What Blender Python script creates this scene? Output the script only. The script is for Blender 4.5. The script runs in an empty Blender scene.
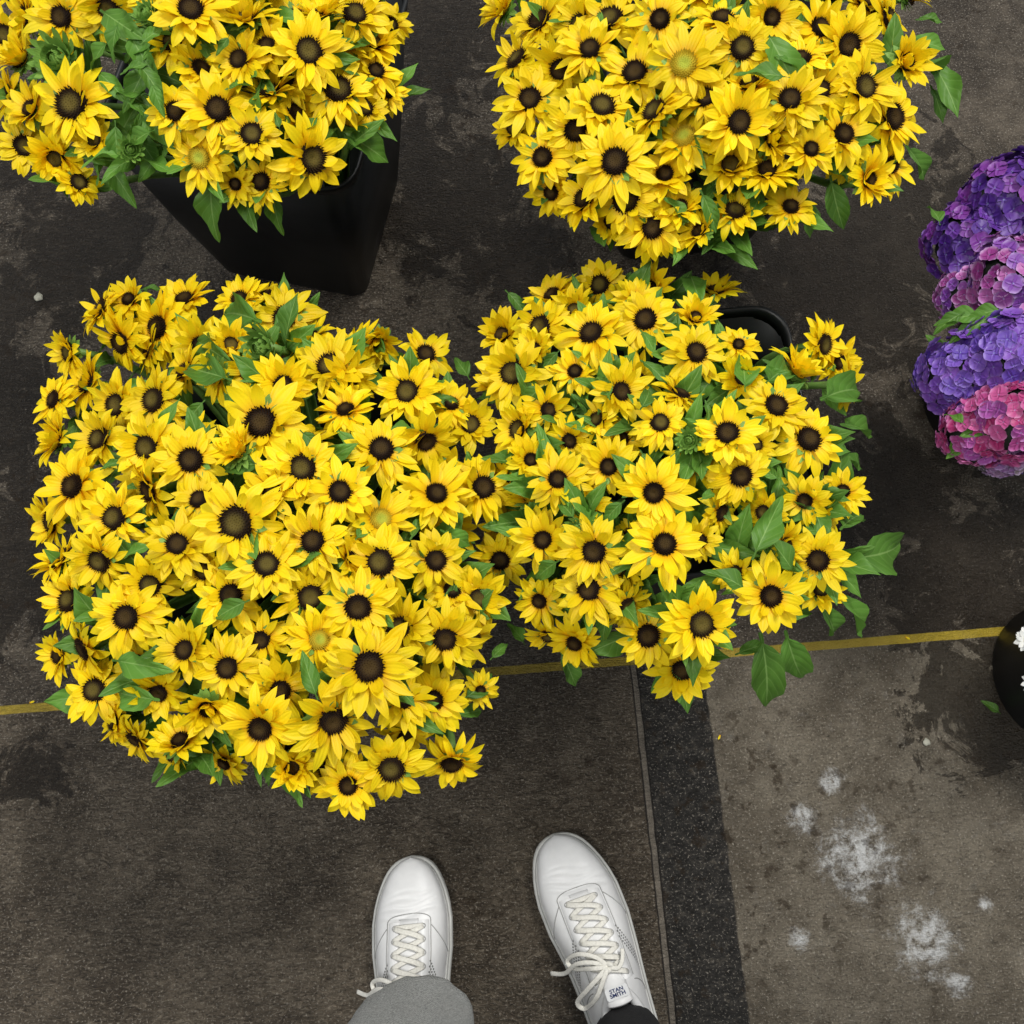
import bpy, math, random
from mathutils import Vector, Matrix
random.seed(7)
R=random.random
def U(a,b): return random.uniform(a,b)
scn=bpy.context.scene; coll=scn.collection
scn.view_settings.view_transform='Standard'
# ---------------- camera ----------------
H=1.35; F=1005.0; PIT=math.radians(16)
cam=bpy.data.cameras.new("camera"); cam.sensor_width=36; cam.lens=36*F/1024; cam.clip_start=0.02
co=bpy.data.objects.new("camera",cam); coll.objects.link(co)
co.location=(0,0,H); co.rotation_euler=(PIT,0,0); scn.camera=co
def P(px,py,z=0.0):
    a=(px-512)/F; b=(512-py)/F
    d=Vector((a, math.sin(PIT)+b*math.cos(PIT), -math.cos(PIT)+b*math.sin(PIT)))
    t=(H-z)/-d.z
    return Vector((d.x*t,d.y*t,z))
def depth(p): return p.y*math.sin(PIT)+(H-p.z)*math.cos(PIT)
def proj(p):
    d=depth(p); up=p.y*math.cos(PIT)+(p.z-H)*math.sin(PIT)
    return 512+F*p.x/d, 512-F*up/d

# ---------------- materials ----------------
class NT:
    def __init__(s,name):
        s.m=bpy.data.materials.new(name); s.m.use_nodes=True; s.t=s.m.node_tree; s.n=s.t.nodes; s.l=s.t.links
        s.b=s.n["Principled BSDF"]; s.out=s.n["Material Output"]
    def node(s,typ,props={},**ins):
        n=s.n.new(typ)
        for k,v in props.items(): setattr(n,k,v)
        for k,v in ins.items():
            k=k.replace("_"," ")
            s.put(n.inputs[k],v)
        return n
    def put(s,sock,v):
        if isinstance(v,bpy.types.NodeSocket): s.l.new(v,sock)
        else: sock.default_value=v
    def math(s,op,a,b=0.0,c=None,clamp=False):
        n=s.n.new("ShaderNodeMath"); n.operation=op; n.use_clamp=clamp
        s.put(n.inputs[0],a); s.put(n.inputs[1],b)
        if c is not None: s.put(n.inputs[2],c)
        return n.outputs[0]
    def mix(s,f,a,b,blend='MIX'):
        n=s.n.new("ShaderNodeMix"); n.data_type='RGBA'; n.blend_type=blend
        s.put(n.inputs[0],f); s.put(n.inputs[6],a if isinstance(a,bpy.types.NodeSocket) else (*a,1)); s.put(n.inputs[7],b if isinstance(b,bpy.types.NodeSocket) else (*b,1))
        return n.outputs[2]
    def noise(s,vec,scale,detail=4,rough=.55,dist=0):
        n=s.node("ShaderNodeTexNoise",{},Scale=scale,Detail=detail,Roughness=rough,Distortion=dist)
        if vec is not None: s.put(n.inputs["Vector"],vec)
        return n.outputs["Fac"]
    def ramp(s,v,a,b):
        n=s.n.new("ShaderNodeMapRange"); n.interpolation_type='SMOOTHSTEP'
        s.put(n.inputs[0],v); n.inputs[1].default_value=a; n.inputs[2].default_value=b
        return n.outputs[0]
    def bump(s,h,strength,dist=.002):
        n=s.node("ShaderNodeBump",{},Strength=strength,Distance=dist,Height=h); s.l.new(n.outputs[0],s.b.inputs["Normal"]); return n
    def obj(s): return s.node("ShaderNodeTexCoord").outputs["Object"]
def simple(name,c,rough=.6,nscale=None,var=.3,bump=0,spec=.5,c2=None,rnd=0):
    m=NT(name); o=m.obj()
    f=m.noise(o,nscale or 20,4)
    c2=c2 or tuple(x*(1-var) for x in c)
    col=m.mix(m.ramp(f,.3,.7),c,c2)
    m.put(m.b.inputs["Base Color"],col); m.b.inputs["Roughness"].default_value=rough
    m.b.inputs["Specular IOR Level"].default_value=spec
    if bump: m.bump(f,bump)
    return m.m

def leafish(name,base,tip,translu,dark,rough=.5,veins=False,r1=.5,val=.16):
    m=NT(name)
    at=m.node("ShaderNodeAttribute",{"attribute_name":"Col"})
    sp=m.node("ShaderNodeSeparateColor",{},Color=at.outputs["Color"])
    r,g,b=sp.outputs[0],sp.outputs[1],sp.outputs[2]
    c=m.mix(m.ramp(r,0.0,r1),base,tip)
    c=m.mix(m.math('MULTIPLY',g,.55),c,dark)
    oi=m.node("ShaderNodeObjectInfo")
    hs=m.node("ShaderNodeHueSaturation",{},Saturation=1.0,Color=c)
    m.put(hs.inputs["Value"],m.math('ADD',1.02-val,m.math('MULTIPLY',oi.outputs["Random"],val)))
    c=hs.outputs[0]
    if veins:
        w=m.math('ABSOLUTE',m.math('SUBTRACT',m.math('FRACT',m.math('ADD',m.math('MULTIPLY',r,6.5),m.math('MULTIPLY',b,-1.6))),.5))
        c=m.mix(m.math('MULTIPLY',m.ramp(w,.12,0),.25),c,(.24,.42,.10))
        c=m.mix(m.math('MULTIPLY',m.ramp(b,.07,.02),.6),c,(.28,.45,.13))
        m.bump(w,.3,.002)
    else:
        w=m.math('SINE',m.math('MULTIPLY',b,19))
        m.bump(w,.15,.001)
    m.put(m.b.inputs["Base Color"],c); m.b.inputs["Roughness"].default_value=rough
    m.b.inputs["Specular IOR Level"].default_value=.3
    tr=m.node("ShaderNodeBsdfTranslucent",{},Color=c)
    mx=m.node("ShaderNodeMixShader",{},Fac=translu)
    m.l.new(m.b.outputs[0],mx.inputs[1]); m.l.new(tr.outputs[0],mx.inputs[2]); m.l.new(mx.outputs[0],m.out.inputs[0])
    return m.m
M_pet=leafish("yellow_petal",(.91,.44,.003),(1.0,.79,.008),.30,(.97,.63,.004),r1=.52,val=.18)  # orange base is partly petal colour, partly painted shade between petals
M_leaf=leafish("green_leaf",(.095,.23,.028),(.135,.31,.04),.25,(.06,.16,.02),.5,True,val=.35)
M_stem=simple("green_stem",(.16,.30,.06),.55,60)
M_sepal=leafish("green_sepal",(.16,.33,.05),(.24,.42,.08),.2,(.10,.24,.03))
M_white_pet=leafish("white_petal",(.8,.82,.75),(.9,.9,.88),.2,(.75,.75,.7))
def discmat(name,inner,outer,tipc):
    m=NT(name); at=m.node("ShaderNodeAttribute",{"attribute_name":"Col"})
    sp=m.node("ShaderNodeSeparateColor",{},Color=at.outputs["Color"])
    c=m.mix(m.ramp(sp.outputs[0],.25,.75),inner,outer)
    c=m.mix(m.math('MULTIPLY',sp.outputs[1],.45),c,tipc)
    m.put(m.b.inputs["Base Color"],c); m.b.inputs["Roughness"].default_value=.8; m.b.inputs["Specular IOR Level"].default_value=.15
    return m.m
M_disc=discmat("dark_brown_centre",(.050,.030,.008),(.010,.005,.003),(.07,.028,.008))
M_disc_o=discmat("dark_centre_with_greenish_middle",(.10,.075,.015),(.012,.006,.003),(.08,.035,.008))
M_disc_g=discmat("green_centre",(.35,.38,.04),(.45,.33,.02),(.6,.45,.02))
M_disc_y=discmat("yellow_centre",(.6,.5,.05),(.7,.5,.03),(.8,.6,.05))

# ---------------- mesh helpers ----------------
def mesh(name,vs,fs,mat,cols=None,smooth=True):
    me=bpy.data.meshes.new(name); me.from_pydata([tuple(v) for v in vs],[],fs)
    me.materials.append(mat)
    if cols:
        a=me.color_attributes.new("Col",'FLOAT_COLOR','POINT')
        for i,c in enumerate(cols): a.data[i].color=(c[0],c[1],c[2],1)
    if smooth:
        me.polygons.foreach_set("use_smooth",[True]*len(me.polygons))
    me.update(); return me
def add(name,me,parent=None,loc=None,M=None):
    o=bpy.data.objects.new(name,me); coll.objects.link(o)
    if parent: o.parent=parent
    if M is not None: o.matrix_basis=M
    elif loc is not None: o.location=loc
    return o
def tag(o,label,cat,group=None,kind=None):
    o["label"]=label; o["category"]=cat
    if group: o["group"]=group
    if kind: o["kind"]=kind
def empty(name,loc,rot=0):
    e=bpy.data.objects.new(name,None); e.empty_display_size=.05; coll.objects.link(e); e.location=loc; e.rotation_euler=(0,0,rot); return e
def tube(pts,rad,n=6,flat=1.0,nrm=None,closed=False):
    vs=[];fs=[];L=len(pts)
    for i,p in enumerate(pts):
        p=Vector(p)
        a=Vector(pts[(i-1)%L] if closed else pts[max(0,i-1)]); b=Vector(pts[(i+1)%L] if closed else pts[min(L-1,i+1)])
        t=(b-a).normalized() if (b-a).length>1e-9 else Vector((0,0,1))
        up=Vector(nrm[i]) if nrm else (Vector((0,0,1)) if abs(t.z)<.9 else Vector((1,0,0)))
        s=t.cross(up).normalized(); u=s.cross(t).normalized()
        r=rad[i] if isinstance(rad,(list,tuple)) else rad
        for k in range(n):
            an=2*math.pi*k/n
            vs.append(p+s*math.cos(an)*r+u*math.sin(an)*r*flat)
    m=L if closed else L-1
    for i in range(m):
        for k in range(n):
            j=(i+1)%L
            fs.append((i*n+k,i*n+(k+1)%n,j*n+(k+1)%n,j*n+k))
    if not closed:
        fs.append(tuple(range(n))[::-1]); fs.append(tuple((L-1)*n+k for k in range(n)))
    return vs,fs
def join(parts):
    V=[];Fc=[]
    for v,f in parts:
        o=len(V); V+=list(v); Fc+=[tuple(i+o for i in q) for q in f]
    return V,Fc

# ---------------- flower meshes ----------------
def petal(V,Fc,C,ang,L,W,r0,elev,droop,zo,twist=0,side=0,fold=.25,nl=8,curl=0):
    nw=4; base=len(V); ca,sa=math.cos(ang),math.sin(ang)
    x=r0;z=zo;g=R()
    for i in range(nl+1):
        s=i/nl
        pit=elev-droop*s+curl*s*s
        if i>0:
            x+=L/nl*math.cos(pit); z+=L/nl*math.sin(pit)
        w=W*max(0.02,(.45+.55*math.sin(math.pi*min(1,s*.7+.08)))*(1-max(0,(s-.40)/.60)**3.2))
        off=side*s*s
        for j in range(nw+1):
            v=-1+2*j/nw
            yy=off+w*v; zz=z+fold*w*v*v+twist*s*w*v
            V.append((x*ca-yy*sa, x*sa+yy*ca, zz)); C.append((s,g,j/nw))
    for i in range(nl):
        for j in range(nw):
            a=base+i*(nw+1)+j; Fc.append((a,a+1,a+nw+2,a+nw+1))
def head_mesh(name,cup,nout=20,nin=17,mat=M_pet,Wm=1.0,wild=1.0,Ls=1.0):
    V,Fc,C=[],[],[]; p1,p2=U(0,6.28),U(0,6.28); am=.09*wild
    for k in range(nout):
        if R()<.05: continue
        a=2*math.pi*k/nout+U(-.14,.14)
        petal(V,Fc,C,a,U(.62,.84)*Ls*(1+am*math.cos(a-p1)),U(.108,.15)*Wm,.20,cup+.22*wild*math.cos(a-p2)+U(-.18,.16)*wild,U(-.05,.65)+cup*.3,-.02,U(-.5,.5),U(-.14,.14),U(.0,.35),curl=U(-.5,.35)*wild)
    for k in range(nin):
        if R()<.10: continue
        a=2*math.pi*(k+.5)/nin+U(-.18,.18)
        petal(V,Fc,C,a,U(.42,.74)*Ls*(1+am*math.cos(a-p1)),U(.09,.13)*Wm,.18,cup+.22+.22*wild*math.cos(a-p2)+U(-.15,.35)*wild,U(0,.8),.02,U(-.7,.7),U(-.16,.16),U(.0,.4),curl=U(-.5,.5)*wild)
    return mesh(name,V,Fc,mat,C)
HEADS=[head_mesh("sunflower_petals_%s"%w,c,wild=wl) for w,c,wl in [("a",.05,1),("b",.15,1.2),("c",.28,1),("d",.4,1.2),("e",.1,1.4),("f",.22,1.3),("g",.6,1.2),("h",.0,1.2),("i",.33,1),("j",.95,1.0),("k",.5,1.5),("l",.12,1.1),("m",.25,1.5),("n",.18,.9),("o",1.15,.8)]]
def disc_mesh(name,mat,rad=.30,hh=.09,n=150):
    V,Fc,C=[],[],[]
    rings=6;seg=20
    V.append((0,0,hh*.7+.04));C.append((0,0,0))
    for i in range(1,rings+1):
        r=rad*i/rings
        z=.04+hh*(.7+.5*math.sin(math.pi*min(1,i/rings)*.8)-.9*(i/rings)**5)
        for k in range(seg):
            a=2*math.pi*k/seg; V.append((r*math.cos(a),r*math.sin(a),z)); C.append((i/rings,0,0))
    for k in range(seg): Fc.append((0,1+k,1+(k+1)%seg))
    for i in range(rings-1):
        for k in range(seg):
            a=1+i*seg+k;b=1+i*seg+(k+1)%seg; Fc.append((a,a+seg,b+seg,b))
    for q in range(n):
        rr=math.sqrt((q+.5)/n); r=rad*rr*1.06; a=q*2.39996
        z=.04+hh*(.7+.5*math.sin(math.pi*rr*.8)-.9*rr**5)
        s=.013+.012*rr; hgt=.02+.05*rr*U(.5,1.4); b=len(V)
        cx,cy=r*math.cos(a),r*math.sin(a); lean=.04*rr
        for k in range(4):
            an=k*math.pi/2+a; V.append((cx+s*math.cos(an),cy+s*math.sin(an),z-.01)); C.append((rr,.2,0))
        V.append((cx+lean*math.cos(a),cy+lean*math.sin(a),z+hgt)); C.append((rr,1.0 if R()<.4 else .3,0))
        for k in range(4): Fc.append((b+k,b+(k+1)%4,b+4))
    return mesh(name,V,Fc,mat,C,False)
DISC=disc_mesh("dark_disc",M_disc,.285); DISC_S=disc_mesh("dark_disc_small",M_disc,.235); DISC_L=disc_mesh("dark_disc_large",M_disc_o,.325)
DISC_G=disc_mesh("green_disc",M_disc_g,.27)
def sepal_mesh():
    V,Fc,C=[],[],[]
    for ring in range(2):
        for k in range(11):
            petal(V,Fc,C,2*math.pi*(k+.5*ring)/11+U(-.1,.1),U(.36,.5),.10,.10,.0+.25*ring,U(-.2,.5),-.10+.03*ring,0,0,.1,4)
    b=len(V);seg=10
    for i,(r,z) in enumerate([(.3,-.03),(.27,-.1),(.15,-.2),(.05,-.28)]):
        for k in range(seg):
            a=2*math.pi*k/seg; V.append((r*math.cos(a),r*math.sin(a),z)); C.append((.3,.5,.5))
    for i in range(3):
        for k in range(seg):
            a=b+i*seg+k;c=b+i*seg+(k+1)%seg; Fc.append((a,a+seg,c+seg,c))
    return mesh("sunflower_sepals",V,Fc,M_sepal,C)
SEPAL=sepal_mesh()
def bud_mesh():
    V,Fc,C=[],[],[]
    for ring in range(5):
        for k in range(13):
            petal(V,Fc,C,2*math.pi*(k+.5*ring)/13+U(-.1,.1),.75-.11*ring,.12,.34-.055*ring,.35+.18*ring,-.7-.2*ring,-.05+.05*ring,0,0,.2,5)
    return mesh("bud_bracts",V,Fc,M_sepal,C)
BUD=bud_mesh()
def leaf_mesh(name,wid,droop,wave,side=0):
    V,Fc,C=[],[],[]; nl=16;nw=8;g=R(); x=z=0
    for i in range(nl+1):
        s=i/nl; pit=.3-droop*s
        if i: x+=math.cos(pit)/nl; z+=math.sin(pit)/nl
        sl=(s-.12)/.88
        w=.02 if sl<=0 else wid*max(.012,(math.sin(math.pi*sl**.78))**.85)*(1-.2*sl)
        ser=1+.05*(i%2)
        for j in range(nw+1):
            v=-1+2*j/nw
            V.append((x,side*s*s+w*v*ser*(1 if abs(v)>.9 else 1), z+.38*w*abs(v)**1.2+wave*math.sin(s*9+v*2)*abs(v)*(s*(1-s))*.8))
            C.append((s,g,abs(v)))
    for i in range(nl):
        for j in range(nw):
            a=i*(nw+1)+j; Fc.append((a,a+nw+1,a+nw+2,a+1))
    return mesh(name,V,Fc,M_leaf,C)
LEAVES=[leaf_mesh("leaf_shape_a",.20,.7,.4,.10),leaf_mesh("leaf_shape_b",.16,.9,.4,-.12),leaf_mesh("leaf_shape_c",.22,.6,.4,.05),leaf_mesh("leaf_shape_d",.14,1.2,.45,.14),leaf_mesh("leaf_shape_e",.18,.5,.45,-.1)]

def basis(n,spin,scale,loc):
    n=n.normalized(); a=Vector((1,0,0)) if abs(n.x)<.8 else Vector((0,1,0))
    x=(a-n*a.dot(n)).normalized(); y=n.cross(x)
    Rm=Matrix((x,y,n)).transposed().to_4x4()
    return Matrix.Translation(loc)@Rm@Matrix.Rotation(spin,4,'Z')@Matrix.Scale(scale,4)
def leaf_matrix(base,tip,up=Vector((0,0,1)),roll=0):
    d=(tip-base); L=d.length; x=d/L
    y=up.cross(x)
    if y.length<1e-4: y=Vector((0,1,0))
    y.normalize(); z=x.cross(y)
    return Matrix.Translation(base)@Matrix((x,y,z)).transposed().to_4x4()@Matrix.Rotation(roll,4,'X')@Matrix.Scale(L,4)

# ---------------- buckets ----------------
M_black=simple("black_plastic",(.009,.010,.011),.45,30,.4,.05)
def square_bucket(loc,rot,rim=.30,base=.205,h=.35,label=""):
    e=empty("flower_bucket",loc,rot)
    def ring(hw,z,cr,n=7):
        out=[]
        for q in range(4):
            ca=math.pi/4+q*math.pi/2
            cx=(hw-cr)*(1 if math.cos(ca)>0 else -1); cy=(hw-cr)*(1 if math.sin(ca)>0 else -1)
            for k in range(n):
                a=q*math.pi/2+math.pi/2*k/(n-1); out.append((cx+cr*math.cos(a),cy+cr*math.sin(a),z))
        return out
    hb,hr=base/2,rim/2
    prof=[(hb-.01,0,.02),(hb,.006,.024),(hb+(hr-hb)*.5,h*.5,.03),(hr-.005,h-.014,.036)]
    inner=[(hr-.0075,h-.014,.034),(hb+(hr-hb)*.5-.004,h*.5,.028),(hb-.006,.012,.02)]
    V=[];Fc=[];n=28
    allr=prof+inner
    for hw,z,cr in allr: V+=ring(hw,z,cr)
    for i in range(len(allr)-1):
        for k in range(n):
            Fc.append((i*n+k,i*n+(k+1)%n,(i+1)*n+(k+1)%n,(i+1)*n+k))
    Fc.append(tuple(range(n))[::-1]); Fc.append(tuple((len(allr)-1)*n+k for k in range(n)))
    add("bucket_body",mesh("bucket_body",V,Fc,M_black),e)
    V=[];Fc=[]
    rr=[(hr-.0075,h-.016,.036),(hr-.002,h-.014,.038),(hr,h-.003,.040),(hr-.001,h,.038),(hr-.004,h,.036),(hr-.006,h-.003,.034)]
    for hw,z,cr in rr: V+=ring(hw,z,cr)
    m=len(rr)
    for i in range(m):
        for k in range(n):
            j=(i+1)%m; Fc.append((i*n+k,i*n+(k+1)%n,j*n+(k+1)%n,j*n+k))
    add("bucket_rim",mesh("bucket_rim",V,Fc,M_black),e)
    tag(e,label,"bucket","black flower buckets")
    return e
def round_bucket(loc,rim,base,h,label):
    e=empty("round_flower_bucket",loc)
    prof=[(base-.006,0),(base,.005),(base+(rim-base)*.5,h*.5),(rim-.006,h-.03),(rim+.003,h-.028),(rim+.004,h-.003),(rim,h),(rim-.006,h-.001),(rim-.008,h-.006),(base+(rim-base)*.5-.005,h*.5),(base-.004,.010)]
    n=40;V=[];Fc=[]
    for r,z in prof:
        for k in range(n):
            a=2*math.pi*k/n; V.append((r*math.cos(a),r*math.sin(a),z))
    for i in range(len(prof)-1):
        for k in range(n): Fc.append((i*n+k,i*n+(k+1)%n,(i+1)*n+(k+1)%n,(i+1)*n+k))
    Fc.append(tuple(range(n))[::-1]); Fc.append(tuple((len(prof)-1)*n+k for k in range(n)))
    add("bucket_body",mesh("round_bucket_body",V,Fc,M_black),e)
    tag(e,label,"bucket","black flower buckets")
    return e
BK={}
BK['A']=Vector((-.225,.30,0)); BK['B']=Vector((.170,.366,0)); BK['C']=Vector((.25,.888,0)); BK['D']=Vector((-.305,.848,0))
BR={'A':(4,.30,.2),'B':(6,.295,.20),'C':(6,.29,.20),'D':(-12,.315,.225)}
for k in 'ABCD':
    square_bucket(BK[k],math.radians(BR[k][0]),BR[k][1],BR[k][2],label={'A':"square black plastic bucket packed with the fullest sunflower bunch",'B':"square black plastic bucket with one rim corner showing beside sunflowers",'C':"square black plastic bucket shaded beneath dense sunflowers",'D':"square black plastic bucket with bare tapered side below sunflowers"}[k])

# ---------------- bouquet data ----------------
DATA={}
DATA['A']=dict(c=(275,548),r=(262,275),zp=.60,drop=.11,fl="""160,327,40 122,342,34 89,383,34 70,352,28 218,375,30 262,423,48 331,368,42 283,385,34 346,411,32 285,318,36 310,338,30
407,392,36 352,345,32 381,450,38 436,495,40 237,523,48 191,460,38 147,447,36 75,487,44 115,518,36 178,545,36 230,595,36 267,565,36 314,541,38
127,617,40 310,597,38 358,607,40 380,562,40 369,667,50 332,720,45 261,727,44 208,708,34 228,668,36 318,640,34,g 400,628,36 445,638,38 391,767,38 330,770,36
433,700,38 452,762,34 181,742,34 136,738,28 186,650,34 95,690,34 85,648,34 70,600,34 62,560,34 52,522,32 155,400,36 118,405,34 240,452,32 302,468,38 
272,490,34 340,492,36 200,500,30 150,490,34 482,488,38 425,440,34 450,405,30 470,425,32 478,598,34 500,560,30 435,560,34 452,590,32 380,520,38,y 290,745,32 348,785,34 292,768,30
150,585,34 158,692,32 60,655,28 262,640,30 280,690,38 402,700,34 470,640,30 500,525,30 425,355,30 378,342,28 102,310,30 185,300,30 100,440,34 60,440,30 232,345,28 130,300,26 240,300,28 266,296,26
200,345,32 250,372,30 185,372,30 55,400,28 175,755,26 225,762,26 405,735,30 350,560,30 205,570,30 100,560,34 480,690,20 115,722,26 150,350,30 350,380,30""")
DATA['B']=dict(c=(668,478),r=(205,220),zp=.60,drop=.10,fl="""592,334,40 553,296,32 600,285,30 645,320,36 513,373,40 541,327,34 652,288,28 695,353,36 775,407,38 808,440,40 727,434,38 
620,392,34 660,423,30 622,440,28 680,395,30 557,480,36 608,467,34 654,492,40 740,475,36 692,465,32 594,551,40 664,545,44 589,590,38 543,540,36 
700,623,44 770,596,42 647,635,38 575,642,32 735,572,24 818,560,36 720,512,28 520,430,34 548,410,28 575,372,28 598,420,26 590,505,26 632,535,24 822,345,32 742,378,30 738,345,24
846,385,30 797,373,34 842,492,28 805,500,30 825,515,26 765,512,26 785,545,26 505,480,30 532,500,30 502,335,30 495,385,28 715,292,30 695,318,26 622,575,26 625,605,28 540,600,30 820,590,28
838,362,28 570,440,26 700,540,24 530,460,28 755,445,24 575,310,26 548,635,24 535,350,26 635,300,26""")
DATA['C']=dict(c=(715,85),r=(232,175),zp=.60,drop=.10,fl="""543,158,36 615,162,42 652,227,35 635,74,38 684,65,42,g 601,108,38 575,130,34 560,70,34 610,20,36 685,138,36,g 738,122,40 730,165,34 767,171,32
842,135,38 847,45,38 820,28,32 863,88,38 891,118,40 890,165,30 790,100,36 800,60,32 742,48,34 770,18,34 722,20,34 660,20,36 540,22,38 518,60,32 530,100,36 585,200,34 626,200,36 680,208,30 665,175,32 735,212,30 790,208,30 700,232,26 610,222,26
868,180,30 905,62,32 888,22,36 865,5,34 828,-5,34 705,98,32 655,112,34 560,-8,36 505,8,30 590,50,34 580,25,32 650,45,30 820,90,32 750,85,34 772,138,34 810,150,30 552,192,28 845,160,26 515,130,26 700,-8,34 625,-15,34 765,-15,34 905,-5,30""")
DATA['D']=dict(c=(195,40),r=(205,160),zp=.60,drop=.10,fl="""73,105,46 28,18,34 62,18,36 22,60,32 32,110,34 25,147,32 55,158,32 78,183,26 108,8,34 191,11,42 252,135,34 218,110,42 200,158,36,g 200,70,32
240,60,34 245,20,34 268,48,34 308,52,42 338,91,42 340,45,34 311,158,42 295,115,34 296,20,36 323,15,34 355,15,36 372,42,34 376,72,28 364,108,28 270,92,32 262,182,30 236,184,24 175,112,32 172,42,30 285,80,32 10,95,30 5,35,30
215,-10,34 260,-12,34 310,-15,34 150,-10,32 60,-18,34 20,-15,34 370,0,32 60,60,30,l 350,125,26 95,140,26 388,92,22 390,25,24""")
rs=random.Random(3)
heads={}
GR="sunflowers bunched in black buckets"
SCL={'A':1.12,'B':1.07,'C':1.12,'D':1.07}
for k,D in DATA.items():
    zr=D['zp']-.05
    c=P(*D['c'],zr); rx=(P(D['c'][0]+D['r'][0],D['c'][1],zr)-c).length; ry=(P(D['c'][0],D['c'][1]-D['r'][1],zr)-P(D['c'][0],D['c'][1]+D['r'][1],zr)).length/2
    D['cw']=c; D['rx']=rx; D['ry']=ry
    def Z(x,y,D=D):
        q=((x-D['cw'].x)/D['rx'])**2+((y-D['cw'].y)/D['ry'])**2
        return D['zp']-D['drop']*min(q,1.5)
    D['Z']=Z
    L=[]
    for s in D['fl'].split():
        f=s.split(','); px,py,r=float(f[0]),float(f[1]),float(f[2]); kind=f[3] if len(f)>3 else ''
        z=zr
        for _ in range(30):
            p=P(px,py,z); z=.5*z+.5*Z(p.x,p.y)
        big=(r-34)/15
        p=P(px,py,z+.024*big+rs.uniform(-.014,.014))
        L.append((p,r*depth(p)/F*SCL[k],kind,r))
    heads[k]=L
n0=sum(len(v) for v in heads.values()); print("listed",n0)
want=300-n0; share={'A':.48,'B':.10,'C':.26,'D':.12}
for k,D in DATA.items():
    n=0;tries=0
    while n<int(want*share[k]) and tries<9000:
        tries+=1
        a=rs.uniform(0,2*math.pi); q=math.sqrt(rs.random())*.95
        x=D['cw'].x+D['rx']*q*math.cos(a); y=D['cw'].y+D['ry']*q*math.sin(a)
        z=D['Z'](x,y)-.03; p=Vector((x,y,z)); sx,sy=proj(p)
        if sy<-25 or sx<-10: continue
        if ((sx-D['c'][0])/D['r'][0])**2+((sy-D['c'][1])/D['r'][1])**2>.80: continue
        if k=='D' and (100<sx<165 and sy>30 or sx<185 and sy>120 or sx<100 and sy>170): continue
        if k=='B' and (sx>735 and sy<355): continue
        if min((p-h[0]).length for h in heads[k])<(.043 if tries<3000 else .035): continue
        heads[k].append((p,rs.uniform(.030,.036),'f',30)); n+=1
print("heads",sum(len(v) for v in heads.values()))
flowers={k:[] for k in DATA}
def make_flower(k,p,rad,kind,rpx):
    D=DATA[k]; c=D['cw']; B=BK[k]
    ex,ey=(p.x-c.x)/D['rx'],(p.y-c.y)/D['ry']; q=math.hypot(ex,ey)
    out=Vector((ex,ey*(.15 if ey>0 else 1),0))
    jit=.24 if rpx>=36 else .40
    n=Vector((0,-.14,1))+out*(.20+.38*min(q,1.2)**2)+Vector((rs.gauss(0,jit),rs.gauss(0,jit),0))*.8
    if rpx<35 and rs.random()<.27:
        a=rs.uniform(0,6.28); n=n+Vector((math.cos(a),math.sin(a),0))*rs.uniform(.7,1.2)
    n.normalize()
    sb=Vector((B.x+ex*.055+rs.uniform(-.01,.01),B.y+ey*.055+rs.uniform(-.01,.01),.02))
    e=empty("sunflower" if kind!='l' else "sunflower_bud",sb)
    T=Matrix.Translation(-sb)
    hm=basis(n,rs.uniform(0,6.28),rad,p)
    if kind=='l':
        add("bracts",BUD,e,M=T@hm)
    else:
        hidx=rs.choice([0,1,11,2,13,4,5,12,7,8,3]) if rpx>=36 else rs.choice([0,1,2,3,4,5,6,8,9,3,10,6,11,12,13,14])
        add("petals",HEADS[hidx],e,M=T@hm)
        d=DISC_G if kind in('g','y') else (DISC_L if rs.random()<.3 else (DISC if rs.random()<.55 else DISC_S))
        add("flower_center",d,e,M=T@hm)
        add("sepals",SEPAL,e,M=T@hm)
    h0=p-n*rad*.25
    c1=Vector((B.x+ex*.10,B.y+ey*.10,.30)); c2=h0-n*.07+Vector((0,0,-.04))
    if q>.9: c1=Vector((B.x+max(-.105,min(.105,ex*.11)),B.y+max(-.105,min(.105,ey*.11)),.37))
    pts=[]
    for i in range(13):
        t=i/12; u=1-t
        pts.append((sb*u**3+c1*3*u*u*t+c2*3*u*t*t+h0*t**3)-sb)
    v,f=tube(pts,.0038,6)
    add("stem",mesh("stem",v,f,M_stem),e)
    for i in range(2 if q>.85 else (6 if k in 'B' else 5 if k=='D' else 4)):
        for _ in range(4):
            a=rs.uniform(0,6.28); t=rs.choice([10,11,11]); b=pts[t]+sb
            hi=rs.random()<.62
            d=Vector((math.cos(a),math.sin(a),0))*.9+(out*.3 if q<.8 else -out*.4)+Vector((0,0,rs.uniform(.6,1.2) if hi else rs.uniform(-.1,.6)))
            ln=rs.uniform(.038,.062)
            tipp=b+d.normalized()*ln; tx,ty=proj(tipp)
            if not(k=='B' and tx>725 and ty<360): break
        else: continue
        add("leaf",rs.choice(LEAVES),e,M=T@leaf_matrix(b,tipp,roll=rs.uniform(-.7,.7)))
    if kind=='g' : tag(e,"yellow sunflower with a pale green centre in a dense bunch","sunflower",GR)
    elif kind=='y': tag(e,"yellow sunflower with a pale yellow centre in a dense bunch","sunflower",GR)
    elif kind=='l': tag(e,"unopened green sunflower bud tucked among yellow blooms","sunflower bud",GR)
    else: tag(e,"yellow sunflower with dark brown centre, cut stem in black bucket","sunflower",GR)
    flowers[k].append((p,e,sb)); return e
for k in DATA:
    for (p,rad,kind,rpx) in heads[k]: make_flower(k,p,rad,kind,rpx)
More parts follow.
